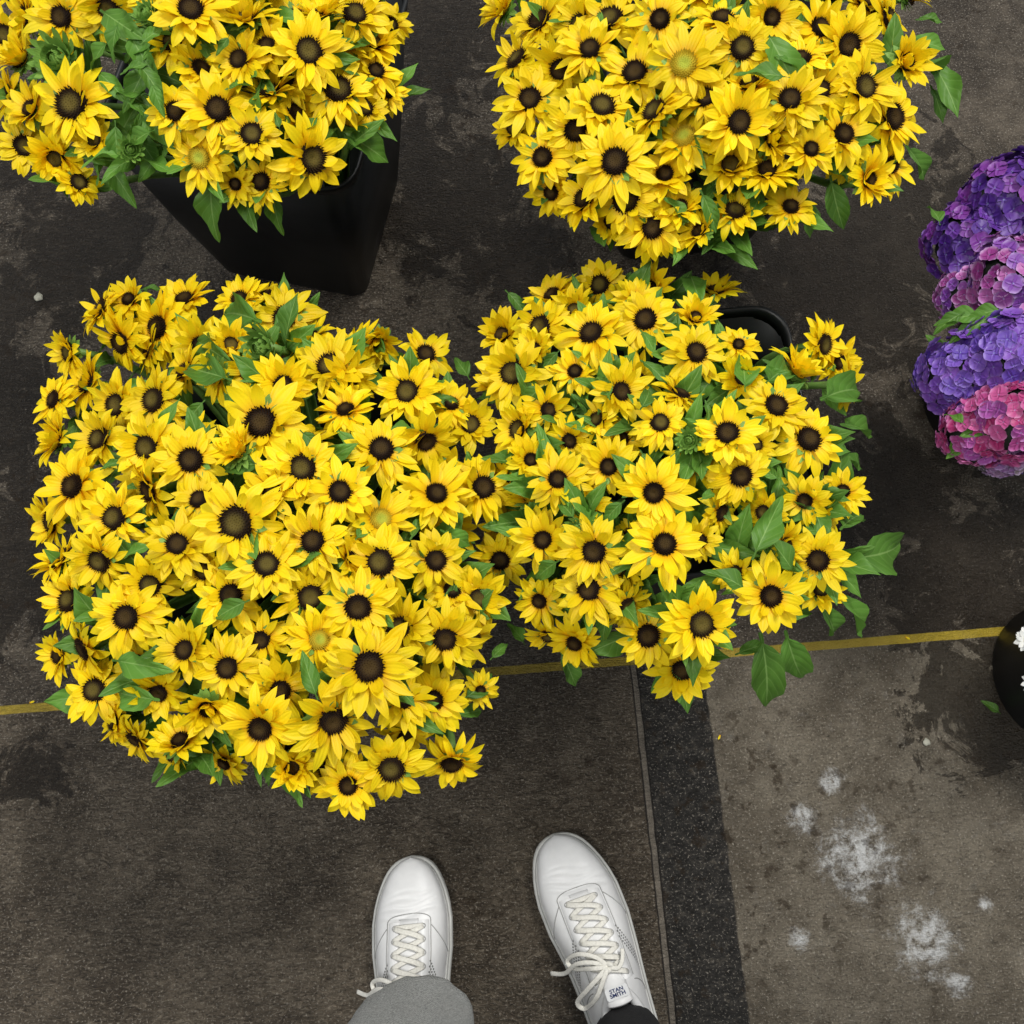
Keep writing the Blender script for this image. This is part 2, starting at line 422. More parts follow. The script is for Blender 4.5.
for k,px,py,r in [('A',265,347,.026),('B',690,440,.013),('B',578,528,.013),('D',130,150,.015),('D',148,15,.016)]:
    pb=P(px,py,.55); pb=P(px,py,DATA[k]['Z'](pb.x,pb.y)+.01); make_flower(k,pb,r,'l',30)

LV=[('D',(335,128),(388,160),-.02),('D',(212,175),(213,238),-.03),('D',(274,190),(276,232),-.03),('D',(105,160),(138,200),-.02),('D',(128,30),(150,75),.0),('D',(150,60),(125,110),0),('D',(125,100),(165,130),0),
('D',(160,30),(115,50),0),('D',(130,125),(155,165),-.01),('D',(150,95),(110,85),0),('D',(115,120),(120,165),0),('D',(100,10),(140,35),0.01),('D',(165,140),(140,180),-.02),('D',(85,165),(60,190),-.03),
('D',(110,40),(85,65),.01),('D',(135,60),(165,95),.01),('D',(95,70),(130,95),.0),('D',(140,105),(175,150),.0),('D',(120,20),(105,55),.015),('D',(225,90),(255,75),.01),('D',(155,130),(120,145),.01),('D',(140,45),(160,20),.02),('D',(120,75),(145,55),.015),('D',(150,80),(165,110),.015),('D',(280,130),(270,105),.015),('D',(320,115),(300,135),.01),('D',(230,35),(215,50),.015),
('C',(925,55),(968,110),-.02),('C',(790,78),(735,72),.03),('C',(765,30),(800,90),.02),('C',(905,40),(950,45),-.03),('C',(905,145),(930,180),-.03),('C',(830,175),(842,228),-.02),('C',(700,190),(722,225),-.0),('C',(595,205),(570,222),-.03),('C',(930,85),(945,118),-.04),('C',(800,190),(812,235),-.04),('C',(700,75),(735,100),.0),('C',(800,125),(835,110),.01),('C',(905,70),(940,62),-.03),('C',(915,20),(945,15),-.03),('C',(775,55),(815,75),.02),('C',(660,195),(690,220),.0),('C',(560,115),(545,130),.01),('C',(640,120),(665,135),.01),
('B',(752,560),(778,488),.02),('B',(850,558),(912,550),-.01),('B',(760,632),(778,702),-.02),('B',(785,630),(800,684),-.03),('B',(838,595),(862,630),-.03),('B',(820,605),(838,640),-.03),('B',(795,575),(760,530),.015),('B',(745,392),(736,350),.01),('B',(765,385),(785,362),-.0),('B',(748,592),(705,562),.01),('B',(560,650),(575,690),-.03),('B',(660,655),(715,680),-.03),('B',(690,660),(650,690),-.04),('B',(610,400),(600,370),.01),('B',(640,360),(672,378),.01),('B',(575,520),(560,495),0.01),('B',(525,645),(508,620),-.03),('B',(862,470),(840,455),-.03),('B',(640,330),(660,350),0.01),('B',(735,655),(768,640),-.02),('B',(690,275),(700,300),0),('B',(505,290),(530,310),-.03),
('B',(545,385),(520,405),.015),('B',(560,350),(540,365),.015),('B',(640,450),(660,475),.01),('B',(705,400),(715,435),.015),('B',(820,400),(855,380),-.0),('B',(840,425),(870,430),-.02),('B',(625,500),(600,520),.01),('B',(700,580),(680,605),.01),('B',(560,560),(535,575),.01),('B',(610,610),(600,640),.0),('B',(640,410),(655,385),.015),('B',(780,480),(760,460),.01),('B',(700,500),(720,490),.01),('B',(840,530),(860,510),-.01),('B',(800,530),(835,535),.0),
('A',(262,322),(218,300),.012),('A',(112,660),(172,662),.03),('A',(160,700),(112,688),.025),('A',(318,700),(294,650),.03),('A',(425,392),(462,415),.01),('A',(195,340),(235,352),.015),('A',(462,700),(497,675),-.01),('A',(232,380),(180,372),.015),('A',(265,465),(215,460),-.0),('A',(245,300),(225,320),0),('A',(340,385),(310,352),0),('A',(470,380),(450,355),-.02),('A',(120,560),(150,540),0),('A',(250,600),(210,615),.01),('A',(455,715),(485,712),-.02),('A',(490,660),(505,640),-.02),('A',(240,395),(275,400),.015),('A',(140,290),(160,285),-.02),('A',(300,430),(325,450),.015),('A',(205,400),(180,420),.015),('A',(355,540),(370,520),.01),('A',(440,530),(470,545),.01),('A',(410,540),(425,515),.01),('A',(100,470),(120,455),.01)]
for (k,b,t,dz) in LV:
    D=DATA[k]
    def at(px,py):
        z=.5
        for _ in range(30):
            p=P(px,py,z); z=.5*z+.5*D['Z'](p.x,p.y)
        return P(px,py,z+dz)
    pb,pt=at(*b),at(*t)
    pt.z-=.010
    _,e,sb=min(flowers[k],key=lambda h:(h[0]-pb).length)
    add("leaf",rs.choice([LEAVES[0],LEAVES[2],LEAVES[4]]),e,M=Matrix.Translation(-sb)@leaf_matrix(pb,pt,roll=rs.uniform(-.45,.45)))

# ---------------- hydrangeas ----------------
def hyd_mat(name,c1,c2,c3,edge):
    m=NT(name); at=m.node("ShaderNodeAttribute",{"attribute_name":"Col"})
    sp=m.node("ShaderNodeSeparateColor",{},Color=at.outputs["Color"])
    c=m.mix(m.ramp(sp.outputs[1],.1,.9),c1,c2)
    c=m.mix(m.math('MULTIPLY',m.ramp(sp.outputs[2],.6,.95),.8),c,c3)
    c=m.mix(m.math('MULTIPLY',m.ramp(sp.outputs[0],.6,1.15),edge),c,(.58,.46,.72))
    c=m.mix(m.math('MULTIPLY',m.ramp(sp.outputs[0],.16,0),.6),c,(.32,.36,.66))
    m.put(m.b.inputs["Base Color"],c); m.b.inputs["Roughness"].default_value=.5
    return m.m
HM=dict(v=hyd_mat("violet_floret",(.050,.010,.18),(.12,.030,.29),(.18,.03,.26),.12),
 p=hyd_mat("pinkish_purple_floret",(.24,.03,.20),(.38,.10,.34),(.14,.04,.32),.5),
 b=hyd_mat("blue_purple_floret",(.085,.034,.31),(.17,.08,.43),(.18,.06,.38),.18),
 m=hyd_mat("magenta_floret",(.36,.025,.14),(.48,.08,.26),(.28,.06,.32),.28),
 l=hyd_mat("pale_lilac_floret",(.26,.11,.32),(.32,.32,.22),(.36,.18,.38),.6))
def hyd_mesh(name,mat,n=88,sd=0):
    V,Fc,C=[],[],[]; ph=[U(0,6) for _ in range(4)]
    for q in range(n):
        zz=1-1.4*(q+.5)/n; rr=math.sqrt(max(0,1-zz*zz)); a=q*2.39996+U(-.14,.14)
        nr=Vector((rr*math.cos(a),rr*math.sin(a),zz)); lump=1+.07*math.sin(3*a+ph[0])*rr+.04*math.sin(5*zz*2+2*a+ph[1])
        c=nr*U(.88,1.05)*lump; c.z*=.85
        nr=(nr+Vector((U(-.3,.3),U(-.3,.3),U(-.3,.3)))).normalized()
        M=basis(nr,U(0,6.28),U(.19,.26),c); g=R(); h=.5+.5*math.sin(2*a+ph[2]+zz*4); h=min(1,max(0,h+U(-.15,.15)))
        for k in range(4):
            an=k*math.pi/2+U(-.1,.1); b=len(V); d=Vector((math.cos(an),math.sin(an),0)); e=Vector((-d.y,d.x,0))
            cup=U(-.05,.25)
            grid=[(0,.10),(.25,.42),(.55,.62),(.82,.54),(.98,.26)]
            for s,w in grid:
                for j in (-2,-1,0,1,2):
                    V.append(M@(d*(s-(.06 if abs(j)==2 else 0))+e*w*j*.5+Vector((0,0,cup*s*s+.03*j*j+.02*k)))); C.append((min(1,s+.06*abs(j)),min(1,max(0,g+U(-.04,.04))),h))
            for i in range(4):
                for j in range(4):
                    o=b+i*5+j; Fc.append((o,o+1,o+6,o+5))
    return mesh(name,V,Fc,mat,C)
hb=P(1100,312,.28); hb.z=0
round_bucket(hb,.125,.10,.28,"round black plastic bucket holding purple and pink hydrangeas")
core=simple("hydrangea_core_green",(.02,.03,.018),.8)
HY=[(968,232,42,'v',.43),(1008,190,48,'v',.45),(1014,272,42,'p',.465),(968,288,30,'p',.42),(958,374,40,'b',.435),(1006,356,44,'b',.465),(992,402,32,'b',.43),(1014,422,40,'m',.465),(976,432,34,'m',.435),(1006,450,28,'l',.41),(1068,310,52,'p',.47),(1062,222,50,'v',.46),(1080,400,48,'m',.46),(1055,452,32,'b',.42)]
hl={'v':"deep violet hydrangea head",'p':"pinkish purple hydrangea head",'b':"blue-purple hydrangea head",'m':"magenta pink hydrangea head",'l':"pale lilac and green hydrangea head"}
hm={k:[hyd_mesh("florets_"+k,HM[k]),hyd_mesh("florets_more_"+k,HM[k])] for k in HM}
hyd=[]
for (px,py,r,kd,z) in HY:
    p=P(px,py,z); rad=r*depth(p)/F*1.03
    sb=Vector((hb.x+(p.x-hb.x)*.35,hb.y+(p.y-hb.y)*.35,.02)); e=empty("hydrangea",sb); hyd.append(e)
    n=Vector(((p.x-hb.x)*2.5,(p.y-hb.y)*2.5,1)).normalized()
    T=Matrix.Translation(-sb); B_=basis(n,rs.uniform(0,6),rad,p-n*rad*.5)
    add("flower_head",rs.choice(hm[kd]),e,M=T@B_)
    parts=[]
    cc=p-n*rad*.5
    h0=cc-n*rad*.5
    mid=Vector((hb.x+(p.x-hb.x)*.5,hb.y+(p.y-hb.y)*.5,.3))
    parts.append(tube([sb-sb,(sb*.5+mid*.5)-sb,mid-sb,h0-sb],.004))
    seg=14
    vv=[];ff=[]; Bc=basis(n,0,rad*.78,cc)
    for i in range(7):
        ph=math.pi*.62*i/6
        for k in range(seg):
            a=2*math.pi*k/seg; vv.append((Bc@Vector((math.sin(ph)*math.cos(a),math.sin(ph)*math.sin(a),math.cos(ph)*.80)))-sb)
    for i in range(6):
        for k in range(seg): ff.append((i*seg+k,(i+1)*seg+k,(i+1)*seg+(k+1)%seg,i*seg+(k+1)%seg))
    parts.append((vv,ff))
    v,f=join(parts); add("stem",mesh("hydrangea_stem",v,f,core),e)
    for q_ in range(2):
        a=rs.uniform(0,6.28); d=Vector((math.cos(a),math.sin(a),.1))
        add("leaf",LEAVES[2],e,M=T@leaf_matrix(h0,h0+d.normalized()*rs.uniform(.05,.07)))
    tag(e,hl[kd]+" crowded in a round black bucket","hydrangea","hydrangeas in the round bucket")
for b,t in [((985,316),(932,320)),((1000,316),(945,338)),((965,312),(930,332)),((1005,310),(960,318)),((1030,318),(990,312)),((1024,185),(1010,215)),((1030,200),(1016,225)),((965,425),(945,412)),((940,225),(930,205))]:
    pb,pt=P(*b,.455),P(*t,.44)
    e=min(hyd,key=lambda h:(h.location.xy-pb.xy).length)
    add("leaf",LEAVES[0],e,M=Matrix.Translation(-e.location)@leaf_matrix(pb,pt,roll=.2))

# ---------------- white daisies bucket ----------------
wb=P(1168,652,.22); wb.z=0
round_bucket(wb,.105,.098,.22,"round black plastic bucket with white daisies, partly seen")
WH=head_mesh("white_petals",.1,14,10,M_white_pet,1.4); DY=disc_mesh("yellow_disc",M_disc_y,.28,.1,60)
for (px,py) in [(1029,640),(1036,682),(1060,620),(1065,665),(1095,640),(1100,690),(1080,705),(1145,655),(1115,600)]:
    p=P(px,py,.27+rs.uniform(-.01,.02)); sb=Vector((wb.x+(p.x-wb.x)*.3,wb.y+(p.y-wb.y)*.3,.02)); e=empty("white_daisy",sb); T=Matrix.Translation(-sb)
    n=Vector(((p.x-wb.x)*4,(p.y-wb.y)*4,1)); M=T@basis(n,rs.random()*6,.016,p)
    add("petals",WH,e,M=M); add("flower_center",DY,e,M=M)
    v,f=tube([Vector((0,0,0)),(p+sb)*.5-sb+Vector((0,0,.04)),p-sb],.0018,5); add("stem",mesh("daisy_stem",v,f,M_stem),e)
    a=rs.random()*6.28; b=(p*.75+sb*.25); add("leaf",LEAVES[1],e,M=T@leaf_matrix(b,b+Vector((abs(math.cos(a)),math.sin(a),.5))*.030))
    tag(e,"small white daisy with yellow centre in a black bucket","daisy","white daisies in the small bucket")

# ---------------- sneakers ----------------
def cat(xs,ys,x):
    if x<=xs[0]: return ys[0]
    if x>=xs[-1]: return ys[-1]
    i=max(j for j in range(len(xs)-1) if xs[j]<=x)
    h=xs[i+1]-xs[i]; t=(x-xs[i])/h
    def sl(j):
        if j<=0: return (ys[1]-ys[0])/(xs[1]-xs[0])
        if j>=len(xs)-1: return (ys[-1]-ys[-2])/(xs[-1]-xs[-2])
        a=(ys[j]-ys[j-1])/(xs[j]-xs[j-1]); b=(ys[j+1]-ys[j])/(xs[j+1]-xs[j])
        return 0 if a*b<0 else 2*a*b/(a+b) if a+b else 0
    m0,m1=sl(i)*h,sl(i+1)*h
    return (2*t**3-3*t*t+1)*ys[i]+(t**3-2*t*t+t)*m0+(-2*t**3+3*t*t)*ys[i+1]+(t**3-t*t)*m1
tw=[0,.006,.02,.05,.10,.17,.26,.36,.47,.58,.70,.82,.91,.96,.99,1]
ww=[0,.010,.0195,.0290,.0370,.0440,.0485,.0485,.0450,.0415,.039,.0375,.035,.027,.014,0]
tc=[0,.15,.35,.55,.8,1]; cc_=[-.007,-.004,.0,.003,.002,0]
th=[0,.02,.06,.12,.2,.3,.4,.5,.6,.66,.75,.85,1]
hh_=[.036,.043,.050,.055,.060,.069,.080,.090,.100,.098,.088,.087,.098]
def disc(c,n,r,k=8):
    n=n.normalized(); a=Vector((1,0,0)) if abs(n.x)<.8 else Vector((0,1,0)); x=(a-n*a.dot(n)).normalized(); y=n.cross(x)
    return [c+x*r*math.cos(2*math.pi*i/k)+y*r*math.sin(2*math.pi*i/k) for i in range(k)],[tuple(range(k))]
def sneaker(toe,ang,m,label,SL=.290,WS=1.0):
    dirv=Vector((math.sin(ang),math.cos(ang),0))
    heel=toe-dirv*SL
    e=empty("sneaker",heel,-ang)
    Wf=lambda t:cat(tw,ww,t)*WS
    Cf=lambda t:cat(tc,cc_,t)*m
    Hf=lambda t:cat(th,hh_,t)
    z0=.026
    def S0(t,th_):
        w=max(0,Wf(t)-.0045); Hh=Hf(t); c,s=math.cos(th_),math.sin(th_)
        k=min(1,max(0,(t-.15)/.35))
        ex=.72+.28*k
        x=w*math.copysign(abs(c)**ex,c)*(1-.12*k*s)
        sk=.02*(x/.04)*m
        crease=0
        for tcx,am,wd in((.218,.0030,.008),(.190,.0024,.006),(.160,.0016,.005),(.135,.0008,.005)):
            crease-=am*math.exp(-((t-tcx-sk-.008*math.sin(x*110+tcx*40))/wd)**2)*max(0,s)**2
        z=z0+(Hh-z0)*(s**(.62+.2*k) if s>0 else 0)+crease
        return Vector((Cf(t)+x, SL*(1-t), z))
    def nrm(t,th_):
        a=S0(min(1,t+.01),th_)-S0(max(0,t-.01),th_); b=S0(t,min(math.pi,th_+.03))-S0(t,max(0,th_-.03))
        n=b.cross(a)
        if n.length<1e-12: return Vector((0,0,1))
        n.normalize()
        c=Vector((Cf(t),SL*(1-t),z0))
        if n.dot(S0(t,th_)-c)<0: n=-n
        return n
    def S(t,th_,off=0):
        p=S0(t,th_)
        return p if off==0 else p+nrm(t,th_)*off
    ts=[0,.002,.006,.012,.02,.035,.055,.08,.11,.15,.2,.26,.32,.38,.44,.5,.56,.62,.68,.74,.8,.86,.9,.935,.96,.978,.99,.997,1]
    outl=[(t,1) for t in ts]+[(t,-1) for t in ts[-2:0:-1]]
    def ring(ex,z):
        out=[]
        for t,s in outl:
            w=Wf(t); nx=s*(w/.05)**.5 if w<.05 else s
            y=SL*(1-t); ny=0
            if t<.15: ny=(1-t/.15)
            if t>.88: ny=-(t-.88)/.12
            if t in(0,1): nx=0
            out.append((Cf(t)+s*w+nx*ex*.9, y+ny*ex, z))
        return out
    prof=[(-.004,0),(0,.003),(.001,.012),(.001,.024),(-.0005,.0285),(-.0045,.029)]
    V=[];Fc=[];n=len(outl)
    for ex,z in prof: V+=ring(ex,z)
    for i in range(len(prof)-1):
        for k in range(n): Fc.append((i*n+k,(i+1)*n+k,(i+1)*n+(k+1)%n,i*n+(k+1)%n))
    Fc.append(tuple(range(n))); Fc.append(tuple((len(prof)-1)*n+k for k in range(n))[::-1])
    add("sole",mesh("sneaker_sole",V,Fc,M_rub),e)
    v,f=tube([Vector(q) for q in ring(-.0030,.0288)],.0008,5,closed=True)
    add("sole_stitching",mesh("sole_stitching",v,f,M_seam),e)
    NI,NJ=170,48
    V=[];Fc=[]
    tt=[(1-math.cos(math.pi*i/NI))/2 for i in range(NI+1)]
    for t in tt:
        for j in range(NJ+1): V.append(S0(t,math.pi*j/NJ))
    def band(t):
        if t<.60: return 0
        return math.radians(38)*min(1,((t-.60)/.10))**.5
    for i in range(NI):
        for j in range(NJ):
            tm=(tt[i]+tt[i+1])/2; a=math.pi*(j+.5)/NJ
            if abs(a-math.pi/2)<band(tm): continue
            o=i*(NJ+1)+j; Fc.append((o,o+1,o+NJ+2,o+NJ+1))
    add("upper",mesh("sneaker_upper",V,Fc,M_wht),e)
    pts=[S(.60,math.pi/2,.0)]
    tl=[.61,.63,.66,.70,.76,.83,.89,.94,.975]
    pts+= [S0(t,math.pi/2-band(t)) for t in tl]+[S0(t,math.pi/2+band(t)) for t in tl[::-1]]
    v,f=tube(pts,.0055,8,closed=True); add("collar",mesh("sneaker_collar",v,f,M_wht),e)
    V=[];Fc=[]
    tl=[.93,.955,.975,.99,1]
    col=[(t,0) for t in tl]+[(t,1) for t in tl[-2::-1]]
    for t,sd in col:
        for j in range(6):
            a=math.radians(12+44*j/5); a=a if sd==0 else math.pi-a
            p=S0(t,a); q=p-Vector((0,SL*.1,p.z)); nn=Vector((q.x,min(q.y,0),0)); nn=nn.normalized() if nn.length>0 else Vector((0,-1,0))
            V.append(p+nn*.0018)
    for i in range(len(col)-1):
        for j in range(5): o=i*6+j; Fc.append((o,o+1,o+7,o+6))
    add("heel_tab",mesh("heel_tab",V,Fc,M_navy),e)["label"]="navy blue heel tab"
    parts=[]
    def seam(pt,r=.0006):
        ps=[S(t,a,.0003) for t,a in pt]; parts.append(tube(ps,r,5))
    rd=math.radians
    N=24; T0=.248; TR=.335
    def eye_edge(i,side,extra=0):
        s=i/N; t=T0+s*TR; a=rd(90+side*(15+extra+13*s)); return t,a
    for side in(-1,1):
        seam([eye_edge(i,side,17) for i in range(N+1)])
        seam([eye_edge(i,side,11) for i in range(N+1)],.0003)
    for sg in(-1,1):
        seam([(T0-.03*math.cos(math.pi*k/2/16), rd(90+sg*(32*math.sin(math.pi*k/2/16)))) for k in range(17)])
    for side in(-1,1):
        seam([(T0+.02+.12*k/16, rd(90+side*(34+54*(k/16)))) for k in range(17)])
        seam([(.60+.08*(k/16)**1.5, rd(90+side*(45+43*(k/16)))) for k in range(17)])
    v,f=join(parts); add("seams",mesh("sneaker_seams",v,f,M_seam),e)
    parts=[]
    for side in(-1,1):
        for rw in range(3):
            for k in range(15):
                t=.40+.011*k+.020*rw; a=rd(90+side*(37+2.9*k))
                parts.append(disc(S(t,a,.0007),nrm(t,a),.0012))
    v,f=join(parts); add("perforations",mesh("perforations",v,f,M_hole),e)
    for side in(-1,1):
        V=[];Fc=[]
        for i in range(N+1):
            for j,ex in enumerate([(-6,0),(-5,.0022),(3,.0024),(12,.0022),(14,0.0)]):
                t,a=eye_edge(i,side,ex[0]); V.append(S(t,a,ex[1]))
        for i in range(N):
            for j in range(4): o=i*5+j; Fc.append((o,o+1,o+6,o+5))
        add("eyestay",mesh("eyestay",V,Fc,M_wht),e)
    V=[];Fc=[];K=20; TE=.575
    for i in range(K+1):
        s=i/K
        for j in range(9):
            v_=-1+2*j/8; t=T0-.01+(.668-T0)*s; a=rd(90+v_*(12+13*s))
            t2=min(t,TE)
            p=S(t2,a,.0012)
            if t>TE:
                ee=(t-TE)*SL; p=p+Vector((0,-ee*.85,ee*.75))
            V.append(p-Vector((0,0,.0015*v_*v_)))
    for i in range(K):
        for j in range(8): o=i*9+j; Fc.append((o,o+1,o+10,o+9))
    tg=add("tongue",mesh("tongue",V,Fc,M_wht),e)
    md=tg.modifiers.new("thick",'SOLIDIFY'); md.thickness=.005; md.offset=-1
    tp=S(TE,rd(90),.0012); ta=math.atan2(.75,.85)
    Rl=Matrix.Translation(tp+Vector((0,-.0125*.85,.0125*.75))+Vector((0,.0006,.0009)))@Matrix.Rotation(-ta,4,'X')
    V=[(x,y,.0004) for x,y in [(-.0120,-.0075),(.0120,-.0075),(.0133,-.005),(.0133,.005),(.0120,.0075),(-.0120,.0075),(-.0133,.005),(-.0133,-.005)]]
    lb=add("tongue_label",mesh("tongue_label",V,[tuple(range(8))],M_lab,None,False),e,M=Rl); lb["label"]="white tongue patch with navy lettering"
    cu=bpy.data.curves.new("tt",'FONT'); cu.body="STAN\nSMITH"; cu.size=.0066; cu.align_x='CENTER'; cu.align_y='CENTER'; cu.space_line=.84; cu.offset=.00016
    to=bpy.data.objects.new("tt",cu); coll.objects.link(to); dg=bpy.context.evaluated_depsgraph_get(); tm=bpy.data.meshes.new_from_object(to.evaluated_get(dg)); bpy.data.objects.remove(to)
    tm.materials.clear(); tm.materials.append(M_navy)
    add("label_lettering",tm,lb,loc=(0,0,.0009))["label"]="navy lettering STAN SMITH"
    ev,ef=tube([Vector((.0024*math.cos(a),.0024*math.sin(a),0)) for a in [2*math.pi*k/12 for k in range(12)]],.0006,6,closed=True,nrm=[Vector((0,0,1))]*12)
    em=mesh("eyelet",ev,ef,M_seam)
    E={}
    ne=7
    for side in(-1,1):
        for i in range(ne):
            t,a=eye_edge(1.5+i*(N-3)/(ne-1),side,3); c=S(t,a,.0026); n_=nrm(t,a); E[(side,i)]=(c,n_,t,a)
            add("eyelet",em,e,M=basis(n_,0,1,c))
    parts=[]
    def ribbon(pts,w=.0031,flat=.22,nr=None):
        nr=nr or [Vector((0,0,1))]*len(pts); parts.append(tube(pts,w,8,flat,nr))
    def over(t0,a0,t1,a1,lift):
        ps=[];ns=[]
        for q in range(11):
            s=q/10; t=t0+(t1-t0)*s; a=a0+(a1-a0)*s
            ps.append(S(t,a,.0032+lift*math.sin(math.pi*s))); ns.append(nrm(t,a))
        ribbon(ps,nr=ns)
    for i in range(ne):
        l,r=E[(-1,i)],E[(1,i)]
        if i==0: over(l[2],l[3],r[2],r[3],.001)
        if i<ne-1:
            l2,r2=E[(-1,i+1)],E[(1,i+1)]
            over(l[2],l[3],r2[2],r2[3],.0020); over(r[2],r[3],l2[2],l2[3],.0036)
    kc=S(.530,rd(90),.010)
    K_=[kc+Vector((.004*math.cos(a),.0035*math.sin(a),.002*math.sin(2*a))) for a in [2*math.pi*k/12 for k in range(12)]]
    parts.append(tube(K_,.0030,8,.7,closed=True))
    def bez(P_):
        out=[]
        P_=[Vector(p) for p in P_]
        Q=[P_[0]]+P_+[P_[-1]]
        for i in range(1,len(Q)-2):
            for k in range(6):
                t=k/6; out.append(.5*((2*Q[i])+(Q[i+1]-Q[i-1])*t+(2*Q[i-1]-5*Q[i]+4*Q[i+1]-Q[i+2])*t*t+(3*Q[i]-Q[i-1]-3*Q[i+1]+Q[i+2])*t**3))
        out.append(P_[-1]); return out
    def off(x,y,z): return kc+Vector((x,y,z))
    ribbon(bez([off(0,0,0),off(-.014,-.006,.003),off(-.030,-.016,-.008),off(-.046,-.030,-.034),off(-.040,-.040,-.040),off(-.024,-.028,-.010),off(-.008,-.008,.003),off(0,0,0)]),.0028)
    ribbon(bez([off(0,0,0),off(-.016,.010,.000),off(-.034,.012,-.014),off(-.050,.002,-.046),off(-.066,.004,-.068)]),.0026)
    ribbon(bez([off(0,0,0),off(-.010,.014,.001),off(-.028,.022,-.010),off(-.042,.016,-.034),off(-.038,.006,-.032),off(-.018,.004,.0),off(0,0,0)]),.0026)
    ribbon(bez([off(0,0,0),off(.010,-.004,.002),off(.018,.002,-.003),off(.022,.012,-.008)]),.0024)
    v,f=join(parts); add("laces",mesh("sneaker_laces",v,f,M_lace),e)["label"]="off-white flat laces tied in a bow"
    tag(e,label,"sneaker","pair of white sneakers")
    return e
M_wht=simple("white_leather",(.80,.80,.80),.42,60,.06,.14)
M_rub=simple("white_rubber_sole",(.64,.64,.61),.55,40,.18,.05)
M_lace=simple("cream_lace_cotton",(.82,.80,.73),.85,400,.15,.3)
M_seam=simple("grey_seam_thread",(.36,.36,.35),.8,100,.1)
M_hole=simple("perforation_shadow_fabric",(.18,.18,.18),.9,100,.1)
M_navy=simple("navy_blue",(.010,.025,.12),.55,60,.2)
M_lab=simple("label_white",(.78,.79,.80),.5,60,.05)
toeR=P(558,832,0); toeL=P(408,856,0)
sneaker(Vector((toeR.x,toeR.y,0)),-math.radians(18.5),1,"white leather low sneaker with cream laces, toe turned inward",.296,1.05)
sneaker(Vector((toeL.x,toeL.y,0)),-math.radians(6),-1,"white leather low sneaker partly covered by grey knit trouser hem",.290,1.0)

# ---------------- person (lower body) ----------------
M_skin=simple("skin",(.62,.40,.30),.5,30,.1)
def ankle(toe,ang,d): 
    dv=Vector((math.sin(ang),math.cos(ang),0)); return Vector((toe.x,toe.y,0))-dv*d
aL=-math.radians(6); aR=-math.radians(18.5)
def body():
    vs=[];ed=[];rad=[]
    def v(p,r): vs.append(tuple(p)); rad.append(r); return len(vs)-1
    pel=v((0.02,-.40,.90),.13); wst=v((.02,-.41,1.0),.125); ed.append((pel,wst))
    for toe,ang,sx,kx in((toeL,aL,-1,(-.115,-.30,.49)),(toeR,aR,1,(.165,-.35,.49))):
        hip=v((.02+sx*.085,-.40,.84),.088); th_=v(((kx[0]+.02+sx*.09)/2,(kx[1]-.40)/2,.66),.075); kn=v(kx,.055)
        an=ankle(toe,ang,.236); sh=v((an.x*.5+kx[0]*.5,an.y*.5+kx[1]*.5-.015,.32),.046); ak=v((an.x,an.y-.004,.13),.030)
        he=v((an.x,an.y,.065),.028); ba=ankle(toe,ang,.13); bl=v((ba.x,ba.y,.048),.014); tp=ankle(toe,ang,.07); tv=v((tp.x,tp.y,.040),.008)
        for a,b in((pel,hip),(hip,th_),(th_,kn),(kn,sh),(sh,ak),(ak,he),(he,bl),(bl,tv)): ed.append((a,b))
    me=bpy.data.meshes.new("person"); me.from_pydata(vs,ed,[]); me.materials.append(M_skin)
    o=bpy.data.objects.new("person",me); coll.objects.link(o)
    sk=o.modifiers.new("skin",'SKIN')
    for i,s in enumerate(me.skin_vertices[0].data): s.radius=(rad[i],rad[i]); s.use_root=(i==0)
    sk.use_smooth_shade=True
    sb=o.modifiers.new("sub",'SUBSURF'); sb.levels=2; sb.render_levels=2
    return o
person=body()
tag(person,"standing person in grey knit trousers, black socks and white sneakers","person")
kn=NT("grey_knit"); o_=kn.obj()
sx=kn.node("ShaderNodeSeparateXYZ",{},Vector=o_)
an_=kn.math('ARCTAN2',kn.math('ADD',sx.outputs[1],.25),kn.math('ADD',sx.outputs[0],.10))
w1=kn.math('SINE',kn.math('ADD',kn.math('MULTIPLY',sx.outputs[2],1300),kn.math('MULTIPLY',kn.math('SINE',kn.math('MULTIPLY',an_,90)),1.6)))
nn=kn.noise(o_,520,4,.85); nb_=kn.noise(o_,60,4)
hgt=kn.math('ADD',kn.math('MULTIPLY',w1,.16),kn.math('MULTIPLY',nn,2.8))
kc_=kn.mix(kn.ramp(hgt,.9,1.9),(.20,.205,.20),(.70,.71,.69)); kc_=kn.mix(kn.math('MULTIPLY',kn.ramp(nb_,.4,.7),.2),kc_,(.28,.28,.28))
kn.put(kn.b.inputs["Base Color"],kc_); kn.b.inputs["Roughness"].default_value=.95
kn.bump(hgt,.5,.002); M_knit=kn.m
M_sock=simple("black_sock",(.012,.012,.014),.9,300,.4,.4)
